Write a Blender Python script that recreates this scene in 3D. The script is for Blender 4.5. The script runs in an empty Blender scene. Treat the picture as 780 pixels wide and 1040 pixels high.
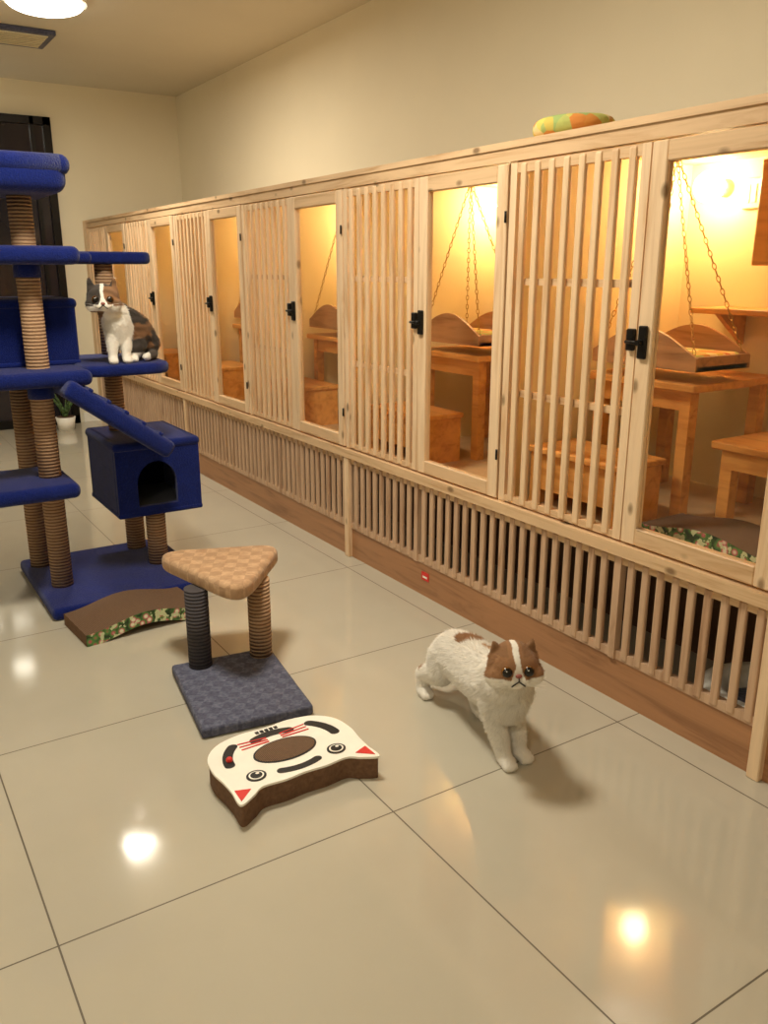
import bpy, bmesh, math, random
from mathutils import Vector, Matrix, noise
random.seed(7)
S=bpy.context.scene
S.view_settings.view_transform='Standard'
S.view_settings.look='None'
S.view_settings.exposure=0.0

# ---------------------------------------------------------------- materials
def lin(c):
    return tuple(((v/255)/12.92 if v/255<=0.04045 else ((v/255+0.055)/1.055)**2.4) for v in c)
class NT:
    def __init__(s,name):
        s.m=bpy.data.materials.new(name); s.m.use_nodes=True
        s.t=s.m.node_tree; s.n=s.t.nodes; s.l=s.t.links
        s.p=s.n['Principled BSDF']; s.out=s.n['Material Output']
    def node(s,ty,**kw):
        n=s.n.new(ty)
        for k,v in kw.items(): setattr(n,k,v)
        return n
    def link(s,a,b): s.l.new(a,b)
    def coord(s,scale=(1,1,1),which='Object'):
        c=s.node('ShaderNodeTexCoord'); m=s.node('ShaderNodeMapping')
        m.inputs['Scale'].default_value=scale
        s.link(c.outputs[which],m.inputs['Vector']); return m.outputs['Vector']
    def noise(s,vec,scale,detail=3,rough=.5,dist=0):
        n=s.node('ShaderNodeTexNoise'); n.inputs['Scale'].default_value=scale
        n.inputs['Detail'].default_value=detail; n.inputs['Roughness'].default_value=rough
        n.inputs['Distortion'].default_value=dist
        s.link(vec,n.inputs['Vector']); return n.outputs['Fac']
    def ramp(s,fac,stops):
        r=s.node('ShaderNodeValToRGB'); e=r.color_ramp.elements
        while len(e)<len(stops): e.new(0.5)
        for i,(p,c) in enumerate(stops):
            e[i].position=p; e[i].color=(*c,1)
        s.link(fac,r.inputs['Fac']); return r.outputs['Color']
    def math(s,op,a,b=None):
        n=s.node('ShaderNodeMath',operation=op)
        for i,v in enumerate((a,b)):
            if v is None: continue
            if isinstance(v,(int,float)): n.inputs[i].default_value=v
            else: s.link(v,n.inputs[i])
        return n.outputs[0]
    def mix(s,f,a,b):
        n=s.node('ShaderNodeMix',data_type='RGBA')
        if isinstance(f,(int,float)): n.inputs[0].default_value=f
        else: s.link(f,n.inputs[0])
        for i,v in ((6,a),(7,b)):
            if isinstance(v,tuple): n.inputs[i].default_value=(*v,1)
            else: s.link(v,n.inputs[i])
        return n.outputs[2]
    def bump(s,h,strength=.3,dist=.005):
        b=s.node('ShaderNodeBump'); b.inputs['Strength'].default_value=strength
        b.inputs['Distance'].default_value=dist
        s.link(h,b.inputs['Height']); s.link(b.outputs[0],s.p.inputs['Normal'])
    def col(s,c):
        if isinstance(c,tuple): s.p.inputs['Base Color'].default_value=(*c,1)
        else: s.link(c,s.p.inputs['Base Color'])
    def rough(s,r): s.p.inputs['Roughness'].default_value=r

def plain(name,rgb,rough=.6,var=.08,scale=30,bump=0,metal=0):
    t=NT(name); c=lin(rgb)
    f=t.noise(t.coord(),scale)
    t.col(t.ramp(f,[(.3,tuple(v*(1-var) for v in c)),(.7,tuple(min(1,v*(1+var)) for v in c))]))
    t.rough(rough); t.p.inputs['Metallic'].default_value=metal
    if bump: t.bump(f,bump,.004)
    return t.m
def wood(name,rgb1,rgb2,axis,rough=.5,knots=True):
    t=NT(name)
    sc=[16,16,16]; sc[axis]=1.3
    v=t.coord(tuple(sc))
    f=t.noise(v,1.6,5,.6,.8)
    base=t.ramp(f,[(.3,lin(rgb2)),(.5,lin(rgb1)),(.72,tuple(min(1,c*1.12) for c in lin(rgb1)))])
    if knots:
        sk=[11,11,11]; sk[axis]=6
        vv=t.coord(tuple(sk))
        vo=t.node('ShaderNodeTexVoronoi'); vo.inputs['Scale'].default_value=1.1
        t.link(vv,vo.inputs['Vector'])
        k=t.ramp(vo.outputs['Distance'],[(.08,(.9,.9,.9)),(.17,(0,0,0))])
        base=t.mix(k,base,tuple(c*.42 for c in lin(rgb2)))
    t.col(base); t.rough(rough); t.bump(f,.12,.002)
    return t.m
def plush(name,rgb,scale=220,var=.35,bs=.8,sheen=.2):
    t=NT(name); c=lin(rgb); v=t.coord()
    f=t.noise(v,scale,2,.6); g=t.noise(v,14,3)
    a=t.ramp(f,[(.3,tuple(x*(1-var) for x in c)),(.7,tuple(min(1,x*(1+var)) for x in c))])
    t.col(t.mix(t.math('MULTIPLY',g,.8),a,tuple(x*.4 for x in c)))
    t.rough(.95); t.p.inputs['Sheen Weight'].default_value=sheen
    t.p.inputs['Specular IOR Level'].default_value=.15
    t.bump(f,bs,.006); return t.m
def bands(name,rgb,rgb2,freq,axis=2,rough=.9):
    t=NT(name); w=t.node('ShaderNodeTexWave',wave_type='BANDS',bands_direction='XYZ'[axis])
    t.link(t.coord(),w.inputs['Vector']); w.inputs['Scale'].default_value=freq
    w.inputs['Distortion'].default_value=.6; w.inputs['Detail'].default_value=2
    w.inputs['Detail Scale'].default_value=3
    n=t.noise(t.coord(),120,2)
    base=t.ramp(w.outputs['Fac'],[(.1,lin(rgb2)),(.6,lin(rgb))])
    t.col(t.mix(t.math('MULTIPLY',n,.4),base,lin(rgb2)))
    t.rough(rough); t.bump(w.outputs['Fac'],.8,.004); return t.m
def emis(name,rgb,st):
    t=NT(name); t.p.inputs['Base Color'].default_value=(.9,.9,.9,1)
    t.p.inputs['Emission Color'].default_value=(*rgb,1); t.p.inputs['Emission Strength'].default_value=st
    return t.m

M_wall=plain('wall_paint',(240,231,206),.75,.02,2,0)
M_ceil=plain('ceiling_paint',(212,206,188),.85,.02,2)
M_inwall=plain('enclosure_paint',(244,226,178),.7,.03,3)
M_pv=wood('pine_vertical',(234,204,168),(214,174,130),2,.5)
M_ph=wood('pine_horizontal',(220,186,146),(192,150,106),1,.5)
M_slat=wood('pine_slat',(232,200,162),(206,164,120),2,.5,False)
M_gr=wood('grille_pine',(202,168,138),(170,130,100),2,.55,False)
M_lam=wood('laminate_plinth',(172,124,86),(140,96,64),1,.4,False)
M_or=wood('orange_wood',(228,164,88),(200,130,60),1,.4,False)
M_bedw=wood('bed_wood',(186,138,94),(150,104,66),1,.5,False)
M_infl=plain('enclosure_floor',(208,172,126),.5,.1,12)
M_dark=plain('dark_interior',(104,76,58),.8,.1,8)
M_black=plain('black_metal',(28,25,24),.4,.05,20,0,.6)
M_brass=plain('chain_metal',(186,150,86),.35,.1,50,0,.9)
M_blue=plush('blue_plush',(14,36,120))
M_blue_shade=plush('blue_plush_shaded',(6,14,52))  # darker copy of the blue plush: shade inside the houses painted into the colour
M_sis=bands('sisal_rope',(196,160,126),(124,92,66),24)
M_sis2=bands('sisal_grey',(78,72,74),(44,40,46),26)
M_slate=plush('slate_carpet',(92,94,116),90,.4)
M_white=plain('white_board',(250,246,236),.5,.03,20)
M_card=bands('corrugated_cardboard',(152,120,94),(92,68,50),70,0)
M_cards=plain('cardboard_side',(112,82,60),.9,.2,90,.3)
M_ink=plain('black_print',(22,20,20),.5,.05)
M_red=plain('red_print',(218,50,44),.5,.05)
M_plate=plain('plastic_plate',(238,228,190),.4,.02)

t=NT('tan_plush')
v=t.coord((26,26,26)); ch=t.node('ShaderNodeTexChecker'); ch.inputs['Scale'].default_value=1
ro=t.node('ShaderNodeMapping'); ro.inputs['Rotation'].default_value=(0,0,.5); t.link(v,ro.inputs['Vector']); t.link(ro.outputs[0],ch.inputs['Vector'])
f=t.noise(t.coord(),60,3)
t.col(t.mix(t.math('MULTIPLY',ch.outputs['Fac'],.5),t.ramp(f,[(.3,lin((176,140,106))),(.7,lin((204,168,132)))]),lin((154,118,86))))
t.rough(.95); t.p.inputs['Sheen Weight'].default_value=.15; t.bump(f,.5,.004); M_tan=t.m
t=NT('slate_emboss_carpet')
v=t.coord((30,30,30)); ch=t.node('ShaderNodeTexChecker'); ch.inputs['Scale'].default_value=1
ro=t.node('ShaderNodeMapping'); ro.inputs['Rotation'].default_value=(0,0,.65); t.link(v,ro.inputs['Vector']); t.link(ro.outputs[0],ch.inputs['Vector'])
f=t.noise(t.coord(),90,3)
t.col(t.mix(t.math('MULTIPLY',ch.outputs['Fac'],.45),t.ramp(f,[(.3,lin((78,82,104))),(.7,lin((112,114,134)))]),lin((62,64,86))))
t.rough(.95); t.bump(f,.7,.005); M_slate2=t.m
t=NT('green_floral_print'); v=t.coord((38,38,38))
vo=t.node('ShaderNodeTexVoronoi'); vo.inputs['Scale'].default_value=1; t.link(v,vo.inputs['Vector'])
n=t.noise(t.coord(),45,2)
c1=t.ramp(vo.outputs['Distance'],[(.2,lin((236,232,206))),(.38,lin((196,84,96))),(.5,lin((92,140,70))),(.75,lin((38,60,34)))])
t.col(t.mix(t.math('GREATER_THAN',n,.56),c1,lin((206,214,170)))); t.rough(.6); M_flor=t.m
t=NT('cushion_print'); v=t.coord((26,26,26))
vo=t.node('ShaderNodeTexVoronoi'); vo.inputs['Scale'].default_value=1; t.link(v,vo.inputs['Vector'])
sp=t.node('ShaderNodeSeparateColor'); t.link(vo.outputs['Color'],sp.inputs[0])
t.col(t.ramp(sp.outputs[0],[(.0,lin((232,206,96))),(.35,lin((150,178,110))),(.55,lin((228,190,80))),(.75,lin((214,120,60))),(1,lin((240,226,160)))]))
t.p.inputs['Roughness'].default_value=.9; t.bump(t.noise(t.coord(),80),.4); M_cush=t.m

# floor tiles
t=NT('floor_tiles'); c=t.node('ShaderNodeTexCoord'); sx=t.node('ShaderNodeSeparateXYZ'); t.link(c.outputs['Object'],sx.inputs[0])
def dist(o,off):
    return t.math('PINGPONG',t.math('DIVIDE',t.math('SUBTRACT',o,off),.8),.5)
d=t.math('MINIMUM',dist(sx.outputs[0],.187-8),dist(sx.outputs[1],1.50-8))
ln=t.math('LESS_THAN',d,.0024)
n=t.noise(t.coord(),1.3,4); n2=t.noise(t.coord(),9,5)
base=t.mix(t.math('MULTIPLY',n2,.25),t.ramp(n,[(.3,lin((188,181,164))),(.7,lin((199,192,175)))]),lin((180,172,155)))
t.col(t.mix(ln,base,lin((98,88,74))))
rr=t.math('ADD',t.math('MULTIPLY',n2,.05),.065); rr=t.math('ADD',rr,t.math('MULTIPLY',ln,.5)); t.link(rr,t.p.inputs['Roughness'])
t.p.inputs['IOR'].default_value=1.6
M_floor=t.m
# glass (thin pane: transparent + angle dependent reflection)
t=NT('clear_glass'); t.n.remove(t.p)
tr=t.node('ShaderNodeBsdfTransparent'); tr.inputs[0].default_value=(.985,.98,.965,1)
gl=t.node('ShaderNodeBsdfGlossy'); gl.inputs['Roughness'].default_value=.03
lw=t.node('ShaderNodeLayerWeight'); lw.inputs['Blend'].default_value=.5
fac=t.math('ADD',t.math('MULTIPLY',t.math('POWER',lw.outputs['Facing'],5),.5),.02)
mx=t.node('ShaderNodeMixShader'); t.link(fac,mx.inputs[0]); t.link(tr.outputs[0],mx.inputs[1]); t.link(gl.outputs[0],mx.inputs[2])
t.link(mx.outputs[0],t.out.inputs[0]); M_glass=t.m
t=NT('night_glass'); t.col(t.ramp(t.noise(t.coord((1,1,.4)),2,2),[(.3,lin((20,20,30))),(.7,lin((44,38,46)))])); t.rough(.08); M_night=t.m

# ---------------------------------------------------------------- mesh builder
class MB:
    def __init__(s,name,mats): s.name=name; s.mats=mats; s.bm=bmesh.new()
    def merge(s,b,mat,smooth=False,mtx=None):
        if mtx is not None: bmesh.ops.transform(b,matrix=mtx,verts=b.verts)
        mi=s.mats.index(mat); vm={}
        for v in b.verts: vm[v]=s.bm.verts.new(v.co)
        for f in b.faces:
            try: nf=s.bm.faces.new([vm[v] for v in f.verts])
            except ValueError: continue
            nf.material_index=mi; nf.smooth=smooth
        b.free()
    def box(s,a,c,mat,bev=0,seg=3,mtx=None):
        b=bmesh.new(); bmesh.ops.create_cube(b,size=1)
        ce=[(a[i]+c[i])/2 for i in range(3)]; sz=[abs(c[i]-a[i]) for i in range(3)]
        for v in b.verts: v.co=Vector([v.co[i]*sz[i]+ce[i] for i in range(3)])
        if bev: bmesh.ops.bevel(b,geom=b.edges[:],offset=min(bev,min(sz)*.49),segments=seg,profile=.5,affect='EDGES')
        s.merge(b,mat,seg>2 and bev>.008,mtx)
    def cyl(s,p,q,r,mat,r2=None,seg=24,bev=0):
        p=Vector(p);q=Vector(q);d=q-p
        b=bmesh.new(); bmesh.ops.create_cone(b,cap_ends=True,segments=seg,radius1=r,radius2=r if r2 is None else r2,depth=d.length)
        m=Matrix.Translation((p+q)/2)@d.to_track_quat('Z','Y').to_matrix().to_4x4()
        bmesh.ops.transform(b,matrix=m,verts=b.verts)
        mi=s.mats.index(mat); vm={}
        for v in b.verts: vm[v]=s.bm.verts.new(v.co)
        for f in b.faces:
            nf=s.bm.faces.new([vm[v] for v in f.verts]); nf.material_index=mi; nf.smooth=len(f.verts)==4
        b.free()
    def ell(s,c,r,mat,rot=None,seg=24):
        b=bmesh.new(); bmesh.ops.create_uvsphere(b,u_segments=seg,v_segments=seg//2,radius=1)
        m=Matrix.Translation(c)@(rot.to_4x4() if rot else Matrix())@Matrix.Diagonal((*r,1))
        s.merge(b,mat,True,m)
    def torus(s,c,R,r,mat,rot=None,sc=(1,1,1),n=14,k=6):
        b=bmesh.new(); vs=[]
        for i in range(n):
            A=2*math.pi*i/n
            vs.append([b.verts.new(((R+r*math.cos(B))*math.cos(A)*sc[0],(R+r*math.cos(B))*math.sin(A)*sc[1],r*math.sin(B)*sc[2])) for B in [2*math.pi*j/k for j in range(k)]])
        for i in range(n):
            for j in range(k):
                b.faces.new((vs[i][j],vs[(i+1)%n][j],vs[(i+1)%n][(j+1)%k],vs[i][(j+1)%k]))
        s.merge(b,mat,True,Matrix.Translation(c)@(rot.to_4x4() if rot else Matrix()))
    def prism(s,pts,z0,z1,mat,bev=0,seg=3,side=None,mtx=None):
        b=bmesh.new(); lo=[b.verts.new((x,y,z0)) for x,y in pts]; f=b.faces.new(lo)
        f.normal_update()
        if f.normal.z>0: f.normal_flip()
        ex=bmesh.ops.extrude_face_region(b,geom=[f]); nv=[g for g in ex['geom'] if isinstance(g,bmesh.types.BMVert)]
        for v in nv: v.co.z=z1
        bmesh.ops.recalc_face_normals(b,faces=b.faces)
        if bev:
            eds=[e for e in b.edges if abs(e.verts[0].co.z-e.verts[1].co.z)<1e-6]
            bmesh.ops.bevel(b,geom=eds,offset=bev,segments=seg,profile=.5,affect='EDGES')
        if mtx is not None: bmesh.ops.transform(b,matrix=mtx,verts=b.verts)
        s.merge(b,mat,bool(bev))
    def plate(s,w,h,hole,thick,mat,mtx,arch=False):
        cx,cz,rx,rz=hole
        an=[2*math.pi*i/48 for i in range(48)]
        for X,Z in ((w/2,h/2),(-w/2,h/2),(-w/2,-h/2),(w/2,-h/2)): an.append(math.atan2(Z-cz,X-cx)%(2*math.pi))
        an=sorted(set(an)); b=bmesh.new(); R=[]
        for A in an:
            c,si=math.cos(A),math.sin(A); ts=[]
            if c>1e-9: ts.append((w/2-cx)/c)
            if c<-1e-9: ts.append((-w/2-cx)/c)
            if si>1e-9: ts.append((h/2-cz)/si)
            if si<-1e-9: ts.append((-h/2-cz)/si)
            tt=min(ts); o=(cx+c*tt,cz+si*tt)
            if arch and si<0:
                k=min(1/max(abs(c),1e-6),1/max(abs(si),1e-6)); i_=(cx+c*rx*k,cz+si*rz*k)
            else: i_=(cx+c*rx,cz+si*rz)
            R.append([b.verts.new((o[0],0,o[1])),b.verts.new((i_[0],0,i_[1])),b.verts.new((i_[0],thick,i_[1])),b.verts.new((o[0],thick,o[1]))])
        n=len(R)
        for i in range(n):
            for j in range(4): b.faces.new((R[i][j],R[(i+1)%n][j],R[(i+1)%n][(j+1)%4],R[i][(j+1)%4]))
        bmesh.ops.recalc_face_normals(b,faces=b.faces)
        s.merge(b,mat,False,mtx)
    def done(s,bevel=0):
        me=bpy.data.meshes.new(s.name); s.bm.to_mesh(me); s.bm.free()
        for m in s.mats: me.materials.append(m)
        o=bpy.data.objects.new(s.name,me); S.collection.objects.link(o)
        return o
def rpoly(pts,r,n=8):
    out=[]; N=len(pts)
    for i in range(N):
        p=Vector(pts[i]); a=(Vector(pts[i-1])-p); b=(Vector(pts[(i+1)%N])-p)
        la,lb=a.length,b.length; a.normalize(); b.normalize()
        ang=a.angle(b); d=min(r/math.tan(ang/2),la*.49,lb*.49)
        p1=p+a*d; p2=p+b*d
        for k in range(n+1):
            t=k/n; out.append(tuple((1-t)**2*p1+2*t*(1-t)*p+t*t*p2))
    return out
def simple(name,a,c,mat,bev=0):
    m=MB(name,[mat]); m.box(a,c,mat,bev,2); return m.done()

# ---------------------------------------------------------------- room
XW,YB,ZC=2.75,7.62,2.72; XL,YF=-2.4,-1.6
simple('floor',(XL-.1,YF-.1,-.1),(XW+.1,YB+.1,0),M_floor)
simple('ceiling',(XL-.1,YF-.1,ZC),(XW+.1,YB+.1,ZC+.1),M_ceil)
simple('wall_right',(XW,YF-.1,0),(XW+.1,YB+.1,ZC),M_wall)
simple('wall_left',(XL-.1,YF-.1,0),(XL,YB+.1,ZC),M_wall)
simple('wall_near',(XL,YF-.1,0),(XW,YF,ZC),M_wall)
simple('wall_back',(XL,YB,0),(XW,YB+.1,ZC),M_wall)
simple('baseboard_back',(1.72,YB-.012,0),(XW,YB,.08),M_white)
d=MB('door_1',[M_black,M_night])
x0,x1,zt=.1,1.68,2.46
d.box((x0,YB-.02,0.02),(x1,YB-.005,zt),M_night)
for a,b in ((x0,x0+.06),(x1-.06,x1),((x0+x1)/2-.04,(x0+x1)/2+.04),(x1-.16,x1-.13)): d.box((a,YB-.05,0),(b,YB-.005,zt),M_black)
d.box((x0,YB-.05,zt-.06),(x1,YB-.005,zt),M_black); d.box((x0,YB-.05,0),(x1,YB-.005,.07),M_black)
d.done()

# ---------------------------------------------------------------- enclosures
XF=1.877; U0=1.12; UW=1.066
def enclosure(s):
    e=MB('cat_enclosure',[M_pv,M_ph,M_slat,M_gr,M_lam,M_inwall,M_infl,M_dark,M_black,M_glass])
    a,b=s,s+UW
    e.box((XF-.012,a,1.665),(XW-.003,b,1.685),M_ph)
    e.box((XF-.006,a,1.625),(XF+.03,b,1.665),M_ph)
    e.box((XF-.02,a,.478),(XF+.03,b,.515),M_ph)
    e.box((XF+.03,a,.478),(XW-.003,b,.5),M_infl)
    e.box((XF+.03,b-.012,.5),(XW-.003,b,1.665),M_inwall)
    e.box((XW-.012,a,.5),(XW-.003,b-.012,1.665),M_inwall)
    e.box((XF,b-.03,.515),(XF+.03,b+.0,1.625),M_pv)
    g0,g1=a+.006,a+.498; z0,z1=.522,1.62; w=.052; xo,xi=XF-.008,XF+.022
    e.box((xo,g0,z0),(xi,g0+w,z1),M_pv,.003,1); e.box((xo,g1-w,z0),(xi,g1,z1),M_pv,.003,1)
    e.box((xo,g0+w,z0),(xi,g1-w,z0+w),M_ph,.003,1); e.box((xo,g0+w,z1-w),(xi,g1-w,z1),M_ph,.003,1)
    e.box((XF+.006,g0+w,z0+w),(XF+.009,g1-w,z1-w),M_glass)
    e.box((xo-.012,g1-.04,1.06),(xo,g1-.012,1.15),M_black,.003,1)
    e.box((xo-.012,g1+.004,1.08),(xo+.004,g1+.03,1.14),M_black,.003,1)
    e.cyl((xo-.022,g1-.03,1.105),(xo-.022,g1+.02,1.105),.005,M_black,seg=10)
    e.cyl((xo-.03,g1-.026,1.105),(xo,g1-.026,1.105),.008,M_black,seg=10)
    for hz in (.68,1.46): e.cyl((xo-.005,g0-.002,hz-.018),(xo-.005,g0-.002,hz+.018),.004,M_black,seg=10)
    p0,p1=a+.504,b-.004
    e.box((xo+.004,p0,z0),(xi,p0+.03,z1),M_pv); e.box((xo+.004,p1-.03,z0),(xi,p1,z1),M_pv)
    e.box((xo+.006,p0+.03,z0),(xi,p1-.03,z0+.022),M_ph); e.box((xo+.006,p0+.03,z1-.03),(xi,p1-.03,z1),M_ph)
    n=8; st=(p1-p0-.06)/(n+0.0)
    for i in range(n):
        c=p0+.03+st*(i+.5)
        e.box((xo,c-.0125,z0+.004),(xo+.018,c+.0125,z1-.004),M_slat,.005,2)
    for z in (.9,1.26): e.box((xo+.018,p0+.02,z-.011),(xi+.004,p1-.02,z+.011),M_ph)
    e.box((XF,a,.448),(XF+.024,b,.478),M_ph); e.box((XF,a,.14),(XF+.024,b,.168),M_gr)
    e.box((XF+.004,a,0),(XF+.02,b,.14),M_lam)
    n=20
    for i in range(n):
        c=a+UW*(i+.5)/n
        e.box((XF-.004,c-.0125,.145),(XF+.012,c+.0125,.47),M_gr,.005,2)
    e.box((XF-.006,g1-.010,.14),(XF+.02,g1+.014,.478),M_gr)
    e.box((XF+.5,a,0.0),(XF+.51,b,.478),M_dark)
    return e.done()
starts=[U0+UW*i for i in range(-1,6)]
for s in starts: enclosure(s)
m=MB('trim_1',[M_pv])
for i in (-1,0,2,4,6):
    y=U0+UW*i-.016
    m.box((XF-.016,y-.018,0),(XF+.03,y+.018,.478),M_pv,.003,1)
m.box((XF-.01,7.516,0),(XF+.03,YB-.003,1.685),M_pv)
m.done()
m=MB('sticker',[M_red,M_white]); m.box((XF+.001,2.60,.07),(XF+.003,2.65,.105),M_red); m.box((XF+.0,2.61,.08),(XF+.0015,2.64,.088),M_white); m.done()

def furniture(s):
    t=MB('wooden_table',[M_or])
    x0,x1,y0,y1=2.22,2.68,s+.56,s+1.03
    t.box((x0,y0,.925),(x1,y1,.95),M_or,.004,1)
    for x in (x0+.03,x1-.07):
        for y in (y0+.03,y1-.07): t.box((x,y,.501),(x+.04,y+.04,.925),M_or)
    t.box((x0+.035,y0+.07,.86),(x0+.06,y1-.07,.925),M_or)
    t.done()
    t=MB('wooden_bench',[M_or])
    x0,x1,y0,y1=2.25,2.70,s+.08,s+.5
    t.box((x0,y0,.76),(x1,y1,.785),M_or,.004,1)
    for x in (x0+.02,x1-.06):
        for y in (y0+.03,y1-.07): t.box((x,y,.501),(x+.04,y+.04,.76),M_or)
    t.box((x0+.02,y0+.07,.70),(x0+.045,y1-.07,.76),M_or)
    t.done()
    t=MB('wooden_step',[M_or])
    x0,x1,y0,y1=1.97,2.2,s+.62,s+1.03
    t.box((x0,y0,.69),(x1,y1,.71),M_or,.003,1)
    t.box((x0+.01,y0+.01,.501),(x1-.01,y0+.03,.69),M_or); t.box((x0+.01,y1-.03,.501),(x1-.01,y1-.01,.69),M_or)
    t.box((x1-.03,y0+.03,.501),(x1-.01,y1-.03,.69),M_or)
    t.box((x0+.02,y0+.03,.56),(x0+.035,y1-.03,.69),M_or)
    t.done()
    t=MB('wall_shelf',[M_or])
    t.box((2.55,s+.3,1.15),(XW-.013,s+.86,1.17),M_or,.003,1)
    for y in (s+.4,s+.76):
        b=[(2.58,1.15),(XW-.014,1.15),(XW-.014,1.04)]
        t.prism(b,0,.02,M_or,mtx=Matrix(((1,0,0,0),(0,0,1,y),(0,1,0,0),(0,0,0,1))))
    t.done()
    t=MB('hanging_cat_bed',[M_bedw,M_brass,M_cush])
    cx,cy=2.36,s+.78; hx,hy=.125,.215; zb=.99
    t.box((cx-hx,cy-hy,zb),(cx+hx,cy+hy,zb+.015),M_bedw)
    prof=[(cy-hy,zb),(cy+hy,zb)]
    N=20
    for i in range(N+1):
        u=1-2*i/N; prof.append((cy+hy*u,zb+.065+.062*math.cos(u*math.pi*.62) ))
    for x in (cx-hx-.012,cx+hx):
        t.prism(prof,0,.012,M_bedw,mtx=Matrix(((0,0,1,x),(1,0,0,0),(0,1,0,0),(0,0,0,1))))
    for y in (cy-hy,cy+hy-.012): t.box((cx-hx,y,zb),(cx+hx,y+.012,zb+.045),M_bedw)
    t.box((cx-hx+.01,cy-hy+.015,zb+.015),(cx+hx-.01,cy+hy-.015,zb+.05),M_cush,.015,3)
    top=Vector((cx,cy+.04,1.655))
    for sx in (-1,1):
        for sy in (-1,1):
            p=Vector((cx+sx*(hx-.005),cy+sy*(hy-.02),zb+.05)); d=top-p; L=d.length; n=int(L/.021)
            q=d.to_track_quat('X','Z').to_matrix()
            for k in range(n):
                r=q@Matrix.Rotation(math.pi/2*(k%2),3,'X')
                t.torus(p+d*((k+.5)/n),.0065,.0016,M_brass,r,(1.7,.9,1),8,4)
    t.cyl(top-Vector((0,0,.02)),top+Vector((0,0,.009)),.008,M_brass,seg=10)
    t.done()
M_bulb=emis('bulb_glow',(1.0,.77,.40),66)
M_bulb2=emis('bulb_glow_dim',(1.0,.77,.40),15)
def sconce(s):
    mb=M_bulb if s>1 else M_bulb2
    t=MB('wall_lamp',[mb,M_plate])
    c=Vector((2.64,s+.90,1.575))
    t.ell(c,(.052,.052,.052),mb)
    t.cyl((XW-.013,c.y,c.z),(2.68,c.y,c.z),.03,M_plate)
    t.done()
for s in starts:
    furniture(s); sconce(s)
t=MB('wall_outlet',[M_plate,M_black])  # small white outlet plate on the enclosure's rear wall
t.box((XW-.025,1.875,1.50),(XW-.0125,1.945,1.60),M_plate,.004,2); t.box((XW-.028,1.89,1.52),(XW-.024,1.908,1.58),M_plate); t.box((XW-.028,1.915,1.52),(XW-.024,1.933,1.58),M_plate); t.done()
t=MB('wall_cupboard',[M_or,M_black])
t.box((2.52,1.32,1.31),(XW-.013,1.74,1.63),M_or,.004,1); t.box((2.51,1.33,1.32),(2.52,1.525,1.62),M_or,.003,1); t.box((2.51,1.535,1.32),(2.52,1.73,1.62),M_or,.003,1)
t.cyl((2.495,1.51,1.46),(2.51,1.51,1.46),.008,M_black,seg=10); t.done()
t=MB('cushion',[M_cush])
t.torus((1.985,2.03,1.711),.10,.028,M_cush,None,(.9,1.05,1),40,14); t.ell((1.985,2.03,1.702),(.09,.1,.018),M_cush); t.done()

def scratcher(loc,rot,L,W,H=.05,A=.05):
    t=MB('cardboard_cat_scratcher',[M_card,M_flor,M_cards])
    mt=Matrix.Translation(loc)@Matrix.Rotation(rot,4,'Z'); N=40; b=bmesh.new(); rows=[]
    for i in range(N+1):
        u=i/N; x=(u-.5)*L
        zt=H+A*(.5+.5*math.cos(2*math.pi*(u*1.0-.5)))
        zl=max(0,zt-H-.004)
        rows.append([b.verts.new((x,-W/2,zl)),b.verts.new((x,-W/2,zt)),b.verts.new((x,W/2,zt)),b.verts.new((x,W/2,zl))])
    for i in range(N):
        for j,mi in ((0,1),(1,0),(2,1),(3,2)):
            f=b.faces.new((rows[i][j],rows[i+1][j],rows[i+1][(j+1)%4],rows[i][(j+1)%4])); f.material_index=mi
    for r in (rows[0],rows[-1]):
        f=b.faces.new(r); f.material_index=2
    bmesh.ops.recalc_face_normals(b,faces=b.faces)
    bmesh.ops.transform(b,matrix=mt,verts=b.verts)
    vm={v:t.bm.verts.new(v.co) for v in b.verts}
    for f in b.faces:
        nf=t.bm.faces.new([vm[v] for v in f.verts]); nf.material_index=f.material_index
    b.free(); return t.done()
scratcher((.80,3.025,0),math.radians(5),.46,.25,.045,.035)
scratcher((2.10,1.43,.501),math.radians(90),.46,.20,.045,.03)
t=MB('round_pet_bed',[M_white,M_slate])
t.torus((2.12,1.25,.07),.15,.05,M_white,None,(1,1,1.3),36,14); t.ell((2.12,1.25,.05),(.14,.14,.04),M_slate); t.done()

# ---------------------------------------------------------------- cat tree
t=MB('cat_tree',[M_blue,M_blue_shade,M_sis])
t.box((.53,3.17,0),(1.17,3.86,.05),M_blue,.018,3)
R=.042
def post(x,y,a,b,r=R): t.cyl((x,y,a),(x,y,b),r,M_sis,seg=32)
post(.625,3.435,.05,1.58); post(.60,3.74,.05,.9); post(1.03,3.765,.05,.3); post(1.05,3.50,.05,.3)
post(.99,3.76,.61,.9,.038); post(1.0,3.80,.93,1.33,.038); post(.45,3.74,.9,1.35)
for z in (.42,.82,1.27): t.cyl((.625,3.435,z),(.625,3.435,z+.07),R+.006,M_blue,seg=32)
t.box((.22,3.25,.45),(.70,3.66,.51),M_blue,.026,4)
t.box((.25,3.27,.875),(.79,3.88,.935),M_blue,.026,4)
t.prism(rpoly([(.77,3.33),(1.12,3.33),(1.14,3.84),(.77,3.85)],.09),.895,.94,M_blue,.016,3)
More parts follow.
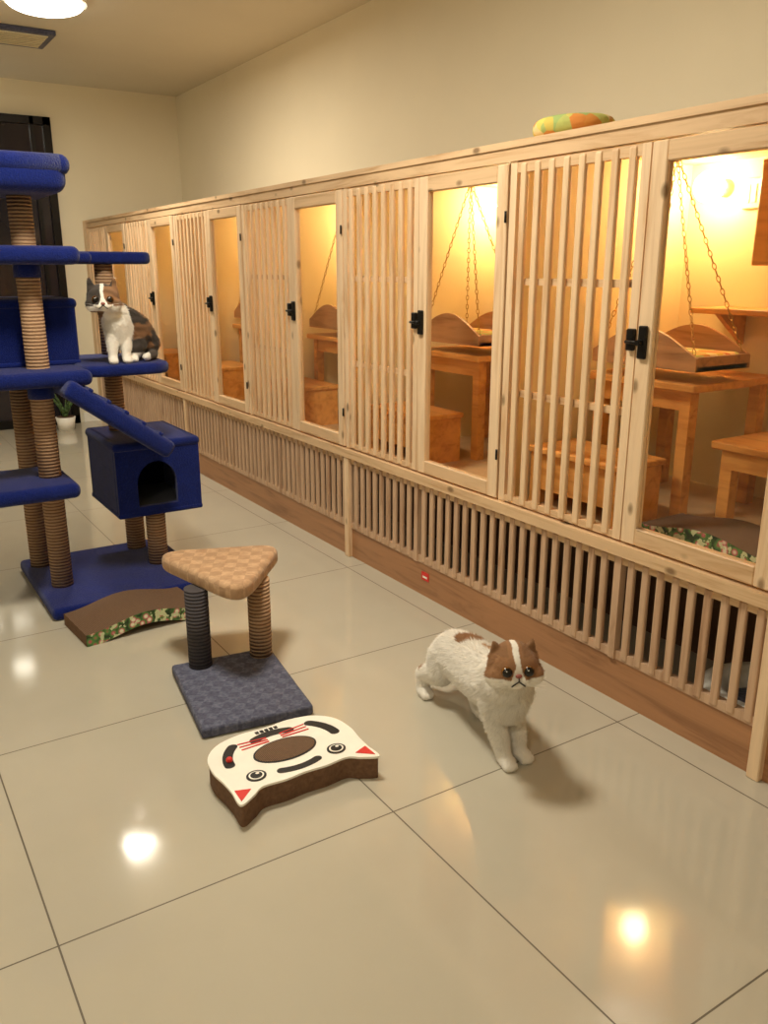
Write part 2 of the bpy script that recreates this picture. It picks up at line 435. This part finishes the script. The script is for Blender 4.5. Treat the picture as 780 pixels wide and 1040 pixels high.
def house(x0,x1,y0,y1,z0,z1,hole,th=.025,arch=False):
    t.box((x0,y0+th,z0),(x0+th,y1,z1),M_blue,.008,2); t.box((x1-th,y0+th,z0),(x1,y1,z1),M_blue,.008,2)
    t.box((x0,y0+th,z0),(x1,y1,z0+th),M_blue_shade,.008,2); t.box((x0-.008,y0-.008,z1-th-.015),(x1+.008,y1+.008,z1),M_blue,.019,4)
    t.box((x0-.004,y0-.004,z0-.003),(x1+.004,y1+.004,z0+.02),M_blue,.009,3)
    t.box((x0,y1-th,z0),(x1,y1,z1),M_blue_shade,.008,2)
    if hole: t.plate(x1-x0,z1-z0-.01,hole,th,M_blue,Matrix.Translation(((x0+x1)/2,y0,(z0+z1-.01)/2)),arch)
    else: t.box((x0,y0,z0),(x1,y0+th,z1),M_blue,.010,3)
house(.36,.80,3.50,3.86,.935,1.19,None)
house(.88,1.24,3.43,3.88,.29,.61,(-.01,-.02,.085,.095),.025,True)
a=Vector((.68,3.34,.885)); b=Vector((1.06,3.34,.60)); d=b-a; ang=math.atan2(d.z,d.x)
mt=Matrix.Translation(a)@Matrix.Rotation(-ang,4,'Y')
t.box((0,-.13,-.04),(d.length,.13,.03),M_blue,.022,4,mt)
for k in range(1,6): t.box((d.length*k/6-.01,-.12,.02),(d.length*k/6+.01,.12,.04),M_blue,.006,2,mt)
t.box((.28,3.28,1.315),(.79,3.60,1.38),M_blue,.028,4)
t.prism(rpoly([(.85,3.72),(1.19,3.72),(1.22,4.02),(.87,4.04)],.06),1.32,1.37,M_blue,.016,3)
t.box((.42,3.56,1.32),(.90,3.90,1.365),M_blue,.02,3)
t.box((.28,3.24,1.555),(.76,3.64,1.66),M_blue,.045,6)
for q in (((.30,3.27),(.74,3.27)),((.30,3.61),(.74,3.61)),((.73,3.27),(.73,3.61)),((.31,3.27),(.31,3.61))):
    t.cyl((*q[0],1.65),(*q[1],1.65),.036,M_blue,seg=16)
    for e in q: t.ell((*e,1.65),(.036,.036,.036),M_blue,None,16)
t.done()

# ---------------------------------------------------------------- stool
t=MB('triangular_scratching_stool',[M_tan,M_slate2,M_sis,M_sis2])
mt=Matrix.Translation((.905,2.27,0))@Matrix.Rotation(math.radians(-8),4,'Z')
t.box((-.17,-.225,0),(.17,.225,.035),M_slate2,.01,3,mt)
t.cyl((.85,2.46,.035),(.85,2.46,.31),.038,M_sis2,seg=28)
t.cyl((1.055,2.43,.035),(1.055,2.43,.31),.038,M_sis,seg=28)
t.prism(rpoly([(.79,2.76),(1.23,2.59),(.91,2.22)],.075,12),.305,.36,M_tan,.018,4)
t.done()

# ---------------------------------------------------------------- cat face scratcher
t=MB('cat_face_scratch_board',[M_white,M_cards,M_card,M_ink,M_red])
cx,cy=.84,1.80; HB=.066
ctrl=[(-.212,.01),(-.198,.080),(-.15,.128),(-.075,.146),(0,.140),(.075,.146),(.15,.128),(.198,.080),(.212,.01),(.206,-.055),(.204,-.105),(.205,-.165),(.160,-.145),(.125,-.122),(.06,-.126),(0,-.122),(-.06,-.126),(-.125,-.122),(-.160,-.145),(-.205,-.165),(-.204,-.105),(-.206,-.055)]
out=[]; K=len(ctrl)
for i in range(K):
    p0,p1,p2,p3=[Vector(ctrl[(i+j-1)%K]) for j in range(4)]
    for k in range(8):
        u=k/8; q=.5*((2*p1)+(p2-p0)*u+(2*p0-5*p1+4*p2-p3)*u*u+(3*p1-p0-3*p2+p3)*u**3)
        out.append((cx+q.x*.96,cy+q.y*.95))
t.prism([(cx+(x-cx)*.985,cy+(y-cy)*.985) for x,y in out],0,HB-.006,M_cards)
t.prism(out,HB-.006,HB,M_white)
Z=HB+.0005
def oval(x,y,a,b,mat,z=Z,rot=0,h=.0012,n=40):
    pts=[]
    for i in range(n):
        A=2*math.pi*i/n; p=Matrix.Rotation(rot,2)@Vector((a*math.cos(A),b*math.sin(A))); pts.append((cx+x+p.x,cy+y+p.y))
    t.prism(pts,z-.001,z+h,mat)
def arc(x,y,R,a0,a1,w,mat,z=Z,h=.0012,sy=1):
    P=[];Q=[]
    for i in range(21):
        A=math.radians(a0+(a1-a0)*i/20); P.append((cx+x+(R+w)*math.cos(A),cy+y+(R+w)*math.sin(A)*sy)); Q.append((cx+x+(R-w)*math.cos(A),cy+y+(R-w)*math.sin(A)*sy))
    t.prism(P+Q[::-1],z-.001,z+h,mat)
    for A in (a0,a1):
        A=math.radians(A); oval(x+R*math.cos(A),y+R*math.sin(A)*sy,w,w*sy,mat,z-.0002,0,h)
oval(0,.004,.090,.052,M_ink); oval(0,.004,.085,.047,M_card,z=Z+.0008)
arc(0,-.03,.130,66,114,.013,M_ink,sy=.98)
arc(0,.006,.155,2,42,.014,M_ink,sy=.8); arc(0,.006,.155,138,178,.014,M_ink,sy=.8)
arc(0,.02,.128,246,294,.012,M_ink,sy=.86)
for sx in (-1,1):
    oval(sx*.116,-.068,.026,.023,M_ink,z=Z+.0008); oval(sx*.116,-.068,.020,.0175,M_white,z=Z+.0016); oval(sx*.116,-.068,.0155,.0140,M_ink,z=Z+.0024); oval(sx*.116+.005,-.063,.005,.004,M_white,z=Z+.0032)
    tri=[(cx+sx*.150,cy-.112),(cx+sx*.188,cy-.098),(cx+sx*.190,cy-.146)]
    t.prism(tri if sx<0 else tri[::-1],Z-.001,Z+.0012,M_red)
    for k in range(3):
        y=.064+.010*k; p=[(cx+sx*.02,cy+y-.004),(cx+sx*.10,cy+y+.005*k-.004),(cx+sx*.10,cy+y+.005*k-.0015),(cx+sx*.02,cy+y+.000)]
        t.prism(p if sx>0 else p[::-1],Z-.001,Z+.0020,M_red)
for k in range(5): t.box((cx-.035+k*.014,cy+.113,Z-.001),(cx-.025+k*.014,cy+.125,Z+.001),M_ink)
t.ell((cx-.148,cy+.03,Z+.004),(.009,.009,.009),M_red)
t.done()

# ---------------------------------------------------------------- potted plant
t=MB('potted_aloe',[M_white,M_dark,plain('leaf_green',(82,112,64),.5,.25,20)])
M_leaf=t.mats[2]; px,py=1.50,7.30
t.cyl((px,py,0),(px,py,.11),.06,M_white,.08); t.cyl((px,py,.105),(px,py,.112),.072,M_dark)
for k in range(14):
    A=k*2.4; tilt=.25+.7*(k%4)/4; L=.20+.05*random.random()
    prev=Vector((px,py,.11)); r=.018
    for j in range(5):
        q=prev+Vector((math.cos(A)*math.sin(tilt),math.sin(A)*math.sin(tilt),math.cos(tilt)))*L/5
        t.cyl(prev,q,r,M_leaf,r*.72,8); prev=q; r*=.72; tilt+=.08
t.done()

# ---------------------------------------------------------------- ceiling fixtures
M_lamp=emis('lamp_diffuser',(1,.94,.78),9)
def ceiling_lamp(x,y,r,p):
    t=MB('ceiling_lamp',[M_lamp,M_white])
    t.cyl((x,y,ZC-.025),(x,y,ZC-.001),r+.02,M_white,seg=48)
    t.ell((x,y,ZC-.03),(r,r,.05),M_lamp,None,40)
    t.done()
    L=bpy.data.lights.new('ceiling_lamp_light','AREA'); L.shape='DISK'; L.size=r*2; L.energy=p; L.color=(1,.915,.74)
    o=bpy.data.objects.new('ceiling_lamp_light',L); o.location=(x,y,ZC-.09); S.collection.objects.link(o)
ceiling_lamp(1.22,5.34,.2,38)
ceiling_lamp(.75,2.3,.22,43)
ceiling_lamp(-.9,.2,.22,18)
t=MB('ceiling_vent',[M_plate,M_slate]); t.box((1.02,6.0,ZC-.03),(1.42,6.4,ZC-.001),M_slate,.005,2)
for k in range(8): t.box((1.06,6.04+k*.042,ZC-.034),(1.38,6.06+k*.042,ZC-.03),M_plate)
t.done()
t=MB('pendant_lamp',[M_lamp,M_black]); t.ell((.94,7.35,2.07),(.09,.09,.05),M_lamp); t.cyl((.94,7.35,2.12),(.94,7.35,ZC-.001),.006,M_black,seg=8); t.cyl((.94,7.35,2.10),(.94,7.35,2.15),.03,M_black,.015); t.done()

# ---------------------------------------------------------------- cats
def organic(name,prims,voxel,colfn,mat,it=6,blades=40000,flow=Vector((0,1,-.6)),lenfn=None):
    b=bmesh.new()
    for p in prims:
        if p[0]=='s':
            _,c,r,rot=p
            m=Matrix.Translation(c)@(rot.to_4x4() if rot is not None else Matrix())@Matrix.Diagonal((*(r if isinstance(r,(tuple,list)) else (r,r,r)),1))
            bmesh.ops.create_icosphere(b,subdivisions=3,radius=1,matrix=m)
        elif p[0]=='c':
            pts=p[1]
            for i in range(len(pts)-1):
                p0,r0=Vector(pts[i][0]),pts[i][1]; p1,r1=Vector(pts[i+1][0]),pts[i+1][1]
                n=max(2,int((p1-p0).length/(min(r0,r1)*.3)))
                for k in range(n+1):
                    u=k/n; bmesh.ops.create_icosphere(b,subdivisions=2,radius=r0+(r1-r0)*u,matrix=Matrix.Translation(p0.lerp(p1,u)))
        elif p[0]=='m':
            vs=[b.verts.new(v) for v in p[1]]; bmesh.ops.convex_hull(b,input=vs)
    me=bpy.data.meshes.new(name+'_raw'); b.to_mesh(me); b.free()
    o=bpy.data.objects.new(name+'_raw',me); S.collection.objects.link(o)
    md=o.modifiers.new('r','REMESH'); md.mode='VOXEL'; md.voxel_size=voxel
    sm=o.modifiers.new('s','SMOOTH'); sm.factor=.5; sm.iterations=it
    dg=bpy.context.evaluated_depsgraph_get(); dg.update()
    nm=bpy.data.meshes.new_from_object(o.evaluated_get(dg)); bpy.data.objects.remove(o)
    V=[tuple(v.co) for v in nm.vertices]; F=[tuple(p.vertices) for p in nm.polygons]; C=[colfn(v.co) for v in nm.vertices]
    polys=[(p.center.copy(),p.normal.copy()) for p in nm.polygons]
    rnd=random.Random(3)
    for k in range(blades):
        c,n=rnd.choice(polys)
        L=lenfn(c) if lenfn else .012
        if L<=0: continue
        c=c+Vector((rnd.uniform(-1,1),rnd.uniform(-1,1),rnd.uniform(-1,1)))*.0018
        fl=flow-n*flow.dot(n)
        if fl.length<1e-4: continue
        fl.normalize()
        d=(n*rnd.uniform(.25,.55)+fl+Vector((rnd.uniform(-1,1),rnd.uniform(-1,1),rnd.uniform(-1,1)))*.22).normalized()
        L*=rnd.uniform(.6,1.2); sd=d.cross(n)
        if sd.length<1e-4: continue
        sd.normalize(); w=.0010
        i=len(V); base=c-n*.001
        V+= [tuple(base-sd*w),tuple(base+sd*w),tuple(base+d*L)]
        cc=colfn(c); g=rnd.uniform(.9,1.1); cc=tuple(min(1,x*g) for x in cc)
        C+=[cc,cc,cc]; F.append((i,i+1,i+2))
    fm=bpy.data.meshes.new(name); fm.from_pydata(V,[],F); fm.update()
    ca=fm.color_attributes.new('Col','FLOAT_COLOR','POINT')
    flat=[]
    for c in C: flat+=[c[0],c[1],c[2],1.0]
    ca.data.foreach_set('color',flat)
    fm.polygons.foreach_set('use_smooth',[True]*len(F))
    fm.materials.append(mat); bpy.data.meshes.remove(nm)
    o=bpy.data.objects.new(name,fm); S.collection.objects.link(o); return o
t=NT('cat_fur'); at=t.node('ShaderNodeAttribute',attribute_name='Col')
f=t.noise(t.coord((1,1,.35)),260,3,.6)
t.col(t.mix(t.math('MULTIPLY',f,.08),at.outputs['Color'],(.35,.3,.25)))
t.rough(.9); t.p.inputs['Sheen Weight'].default_value=.15; t.p.inputs['Specular IOR Level'].default_value=.15
M_fur=t.m
M_eye=plain('cat_eye',(20,14,10),.08,.1); M_iris=plain('cat_iris',(120,76,30),.1,.2); M_pink=plain('cat_nose',(150,84,76),.5,.1)
def frame(f):
    f=Vector(f).normalized(); r=f.cross(Vector((0,0,1))).normalized(); u=r.cross(f)
    return Matrix((r,f,u)).transposed()
def head(prims,c,f,sc,flat):
    Rm=frame(f); c=Vector(c)
    W=lambda x,y,z: c+Rm@Vector((x*sc,y*sc,z*sc))
    prims.append(('s',c,(.057*sc,.047*sc,.047*sc),Rm))
    prims.append(('s',W(0,-.008,.012),(.048*sc,.042*sc,.042*sc),Rm))
    for s in (-1,1):
        prims.append(('s',W(s*.035,.012,-.018),(.031*sc if flat else .027*sc,.028*sc,.027*sc),Rm))
        prims.append(('s',W(s*.013,.038 if flat else .047,-.020),(.017*sc,.014*sc,.013*sc),Rm))
        h=.026 if flat else .044
        x0=.036
        bs=[W(s*(x0-.019),.004,.030),W(s*(x0+.020),-.002,.014),W(s*(x0-.014),-.014,.030),W(s*(x0+.016),-.016,.014),W(s*(x0+.012),-.002,.034+h),W(s*(x0+.005),-.006,.034+h),W(s*(x0+.008),.002,.028+h)]
        prims.append(('m',bs))
    prims.append(('s',W(0,.034,-.031),(.016*sc,.013*sc,.011*sc),Rm))
    if not flat: prims.append(('s',W(0,.038,-.006),(.011*sc,.02*sc,.013*sc),Rm))
    return W,Rm
def face(parent,W,Rm,sc,flat):
    t=MB(parent.name+'_face',[M_eye,M_iris,M_pink,M_ink,M_white])
    ey=.041 if flat else .039
    for s in (-1,1):
        t.ell(W(s*.024,ey,.001),(.0135*sc,.009*sc,.0122*sc),M_iris,Rm)
        t.ell(W(s*.024,ey+.0045,.001),(.0112*sc,.0066*sc,.0108*sc),M_eye,Rm)
        t.ell(W(s*.024+.003,ey+.0108,.006),(.0014*sc,.001*sc,.0014*sc),M_white,Rm,8)  # small white dot on each eye, a catchlight painted as geometry
        t.cyl(W(0,.053 if flat else .060,-.018),W(s*.015,.050 if flat else .057,-.030),.0016*sc,M_ink,seg=6)
        for k in range(4):
            t.cyl(W(s*.018,.05,-.018-.003*k),W(s*.062,.048,-.012-.01*k),.0004,M_white,.0002,4)
    t.ell(W(0,.051 if flat else .060,-.006 if flat else -.012),(.0075*sc,.004*sc,.005*sc),M_pink,Rm,12)
    t.cyl(W(0,.053 if flat else .062,-.008),W(0,.054 if flat else .061,-.019),.0014*sc,M_ink,seg=6)
    o=t.done(); o.parent=parent
def paw(prims,x,y,z,f,s=1):
    f=Vector(f).normalized(); r=Vector((f.y,-f.x,0))
    rm=Matrix((r,f,Vector((0,0,1)))).transposed()
    c=Vector((x,y,z)); prims.append(('s',c+f*.008+Vector((0,0,.013*s)),(.019*s,.026*s,.0145*s),rm))
    for k in (-1.2,-.4,.4,1.2): prims.append(('s',c+f*(.028-.003*abs(k))*s+r*k*.0085*s+Vector((0,0,.010*s)),(.0072*s,.011*s,.010*s),rm))

WH=(.86,.82,.75); GI=(.31,.155,.072)
# --- standing exotic
P=[]
hc=(1.322,1.456,.330); hf=(-.46,-.89,.10); HS=1.15
W,Rm=head(P,hc,hf,HS,True)
P.append(('c',[((1.458,1.87,.160),.072),((1.448,1.80,.168),.079),((1.43,1.72,.172),.080),((1.405,1.63,.186),.079),((1.384,1.57,.210),.077),((1.362,1.53,.247),.068),((1.340,1.49,.285),.058)]))
P.append(('c',[((1.382,1.550,.168),.066),((1.374,1.53,.210),.069)]))
P.append(('s',Vector((1.348,1.50,.252)),(.064,.050,.05),None))
P.append(('c',[((1.350,1.560,.180),.041),((1.350,1.550,.112),.031),((1.355,1.528,.058),.025),((1.358,1.515,.02),.022)]))
P.append(('c',[((1.420,1.565,.180),.041),((1.421,1.555,.112),.031),((1.418,1.532,.058),.025),((1.415,1.52,.02),.022)]))
paw(P,1.358,1.508,0,(-.3,-1,0),1.22); paw(P,1.415,1.513,0,(-.1,-1,0),1.22)
P.append(('c',[((1.432,1.88,.148),.058),((1.410,1.880,.105),.045),((1.406,1.958,.068),.028),((1.398,1.958,.02),.022)]))
paw(P,1.394,1.948,0,(-.15,-1,0),1.2)
P.append(('c',[((1.485,1.86,.150),.058),((1.488,1.77,.108),.044),((1.478,1.80,.064),.027),((1.466,1.762,.02),.022)]))
paw(P,1.464,1.748,0,(-.1,-1,0),1.2)
P.append(('c',[((1.475,1.92,.18),.024),((1.510,1.96,.145),.025),((1.530,1.97,.095),.024),((1.54,1.945,.06),.018)]))
Ri=Rm.transposed(); hcv=Vector(hc)
def colw(co):
    n=noise.noise(co*28)*.010
    l=Ri@(co-hcv)/HS
    c=WH
    if l.length<.11 and l.z>-.02:
        ax=abs(l.x+n*.4)
        if l.z>-.016 and ax>.007+max(0,.012-l.z)*.35: c=GI
        if l.z>.03 and ax>.016 : c=tuple(v*.8 for v in GI)
    if (co-Vector((1.46,1.80,.245))).length+n*2<.045: c=GI
    if (co-Vector((1.45,1.69,.25))).length+n*2<.024: c=(.5,.3,.16)
    if co.y>1.95 and co.z>.09: c=GI
    return c
def lenw(co):
    l=Ri@(co-hcv)/HS
    if l.length<.085: 
        return .003 if (l.y>.02 or l.z>.03) else .011
    if co.z<.05: return .005
    if co.z<.13: return .011
    return .018
cat=organic('exotic_shorthair_cat',P,.0036,colw,M_fur,6,70000,Vector((.1,.9,-.7)),lenw)
face(cat,W,Rm,HS,True)

# --- sitting calico
P=[]
zs=.941
hc2=(.880,3.385,1.188); hf2=(-.28,-.95,-.02); H2=1.08
W2,Rm2=head(P,hc2,hf2,H2,False)
P.append(('c',[((1.045,3.53,zs+.080),.079),((1.015,3.50,zs+.12),.078),((.965,3.465,zs+.155),.068),((.927,3.435,zs+.19),.056),((.90,3.41,zs+.218),.046)]))
P.append(('c',[((.945,3.44,zs+.10),.052),((.93,3.425,zs+.15),.053)]))
P.append(('c',[((.912,3.425,zs+.13),.030),((.905,3.405,zs+.07),.022),((.90,3.395,zs+.018),.018)]))
P.append(('c',[((.962,3.43,zs+.13),.030),((.960,3.41,zs+.07),.022),((.955,3.398,zs+.018),.018)]))
paw(P,.90,3.39,zs,(-.2,-1,0)); paw(P,.955,3.392,zs,(-.1,-1,0))
for q in ((.99,3.46),(1.065,3.52)):
    P.append(('c',[((q[0]+.03,q[1]+.06,zs+.06),.052),((q[0]+.02,q[1]-.01,zs+.06),.044),((q[0]+.01,q[1]-.02,zs+.024),.02)]))
    paw(P,q[0],q[1]-.04,zs,(-.3,-1,0))
P.append(('c',[((1.07,3.58,zs+.03),.022),((1.095,3.50,zs+.022),.02),((1.075,3.44,zs+.02),.018),((1.03,3.39,zs+.018),.014)]))
Ri2=Rm2.transposed(); hv2=Vector(hc2)
DG=(.065,.052,.046); BR=(.30,.155,.075)
def colc(co):
    n=noise.noise(co*20); l=Ri2@(co-hv2)/H2
    c=WH
    if l.length<.085 and l.z>-.04:
        if l.z>-.016 and abs(l.x+n*.004)>.006+max(0,.008-l.z)*.45: c=DG if (l.x>0 or l.z>.045) else BR
        if abs(l.x)>.034 and l.z>-.024: c=DG if l.x>0 else BR
    else:
        d=(co.x-.93)+(co.y-3.43)
        if d+n*.03>.034 and co.z>zs+.035: c=DG if n>-.08 else BR
        if co.z>zs+.14 and co.x<.875 : c=BR
    if co.x>1.05 and co.z<zs+.05: c=DG
    st=.78+.22*math.sin(co.z*170+n*3) if c!=WH else 1
    return tuple(v*st for v in c)
def lenc(co):
    l=Ri2@(co-hv2)
    if l.length<.08: return .003 if (l.y>.02 or l.z>.03) else .007
    return .005 if co.z<zs+.05 else .011
cat2=organic('calico_cat',P,.0036,colc,M_fur,6,34000,Vector((.5,.6,-.9)),lenc)
face(cat2,W2,Rm2,H2,False)

# ---------------------------------------------------------------- world + camera
w=bpy.data.worlds.new('world'); S.world=w; w.use_nodes=True
w.node_tree.nodes['Background'].inputs[0].default_value=(.9,.8,.6,1); w.node_tree.nodes['Background'].inputs[1].default_value=.1
cd=bpy.data.cameras.new('camera'); co=bpy.data.objects.new('camera',cd); S.collection.objects.link(co)
cd.sensor_fit='VERTICAL'; cd.sensor_height=36; cd.sensor_width=27; cd.lens=36*850/1040; cd.clip_start=.02
co.location=(0,0,1.3); co.rotation_euler=(math.radians(90-16.2),0,math.radians(-32.6)); S.camera=co
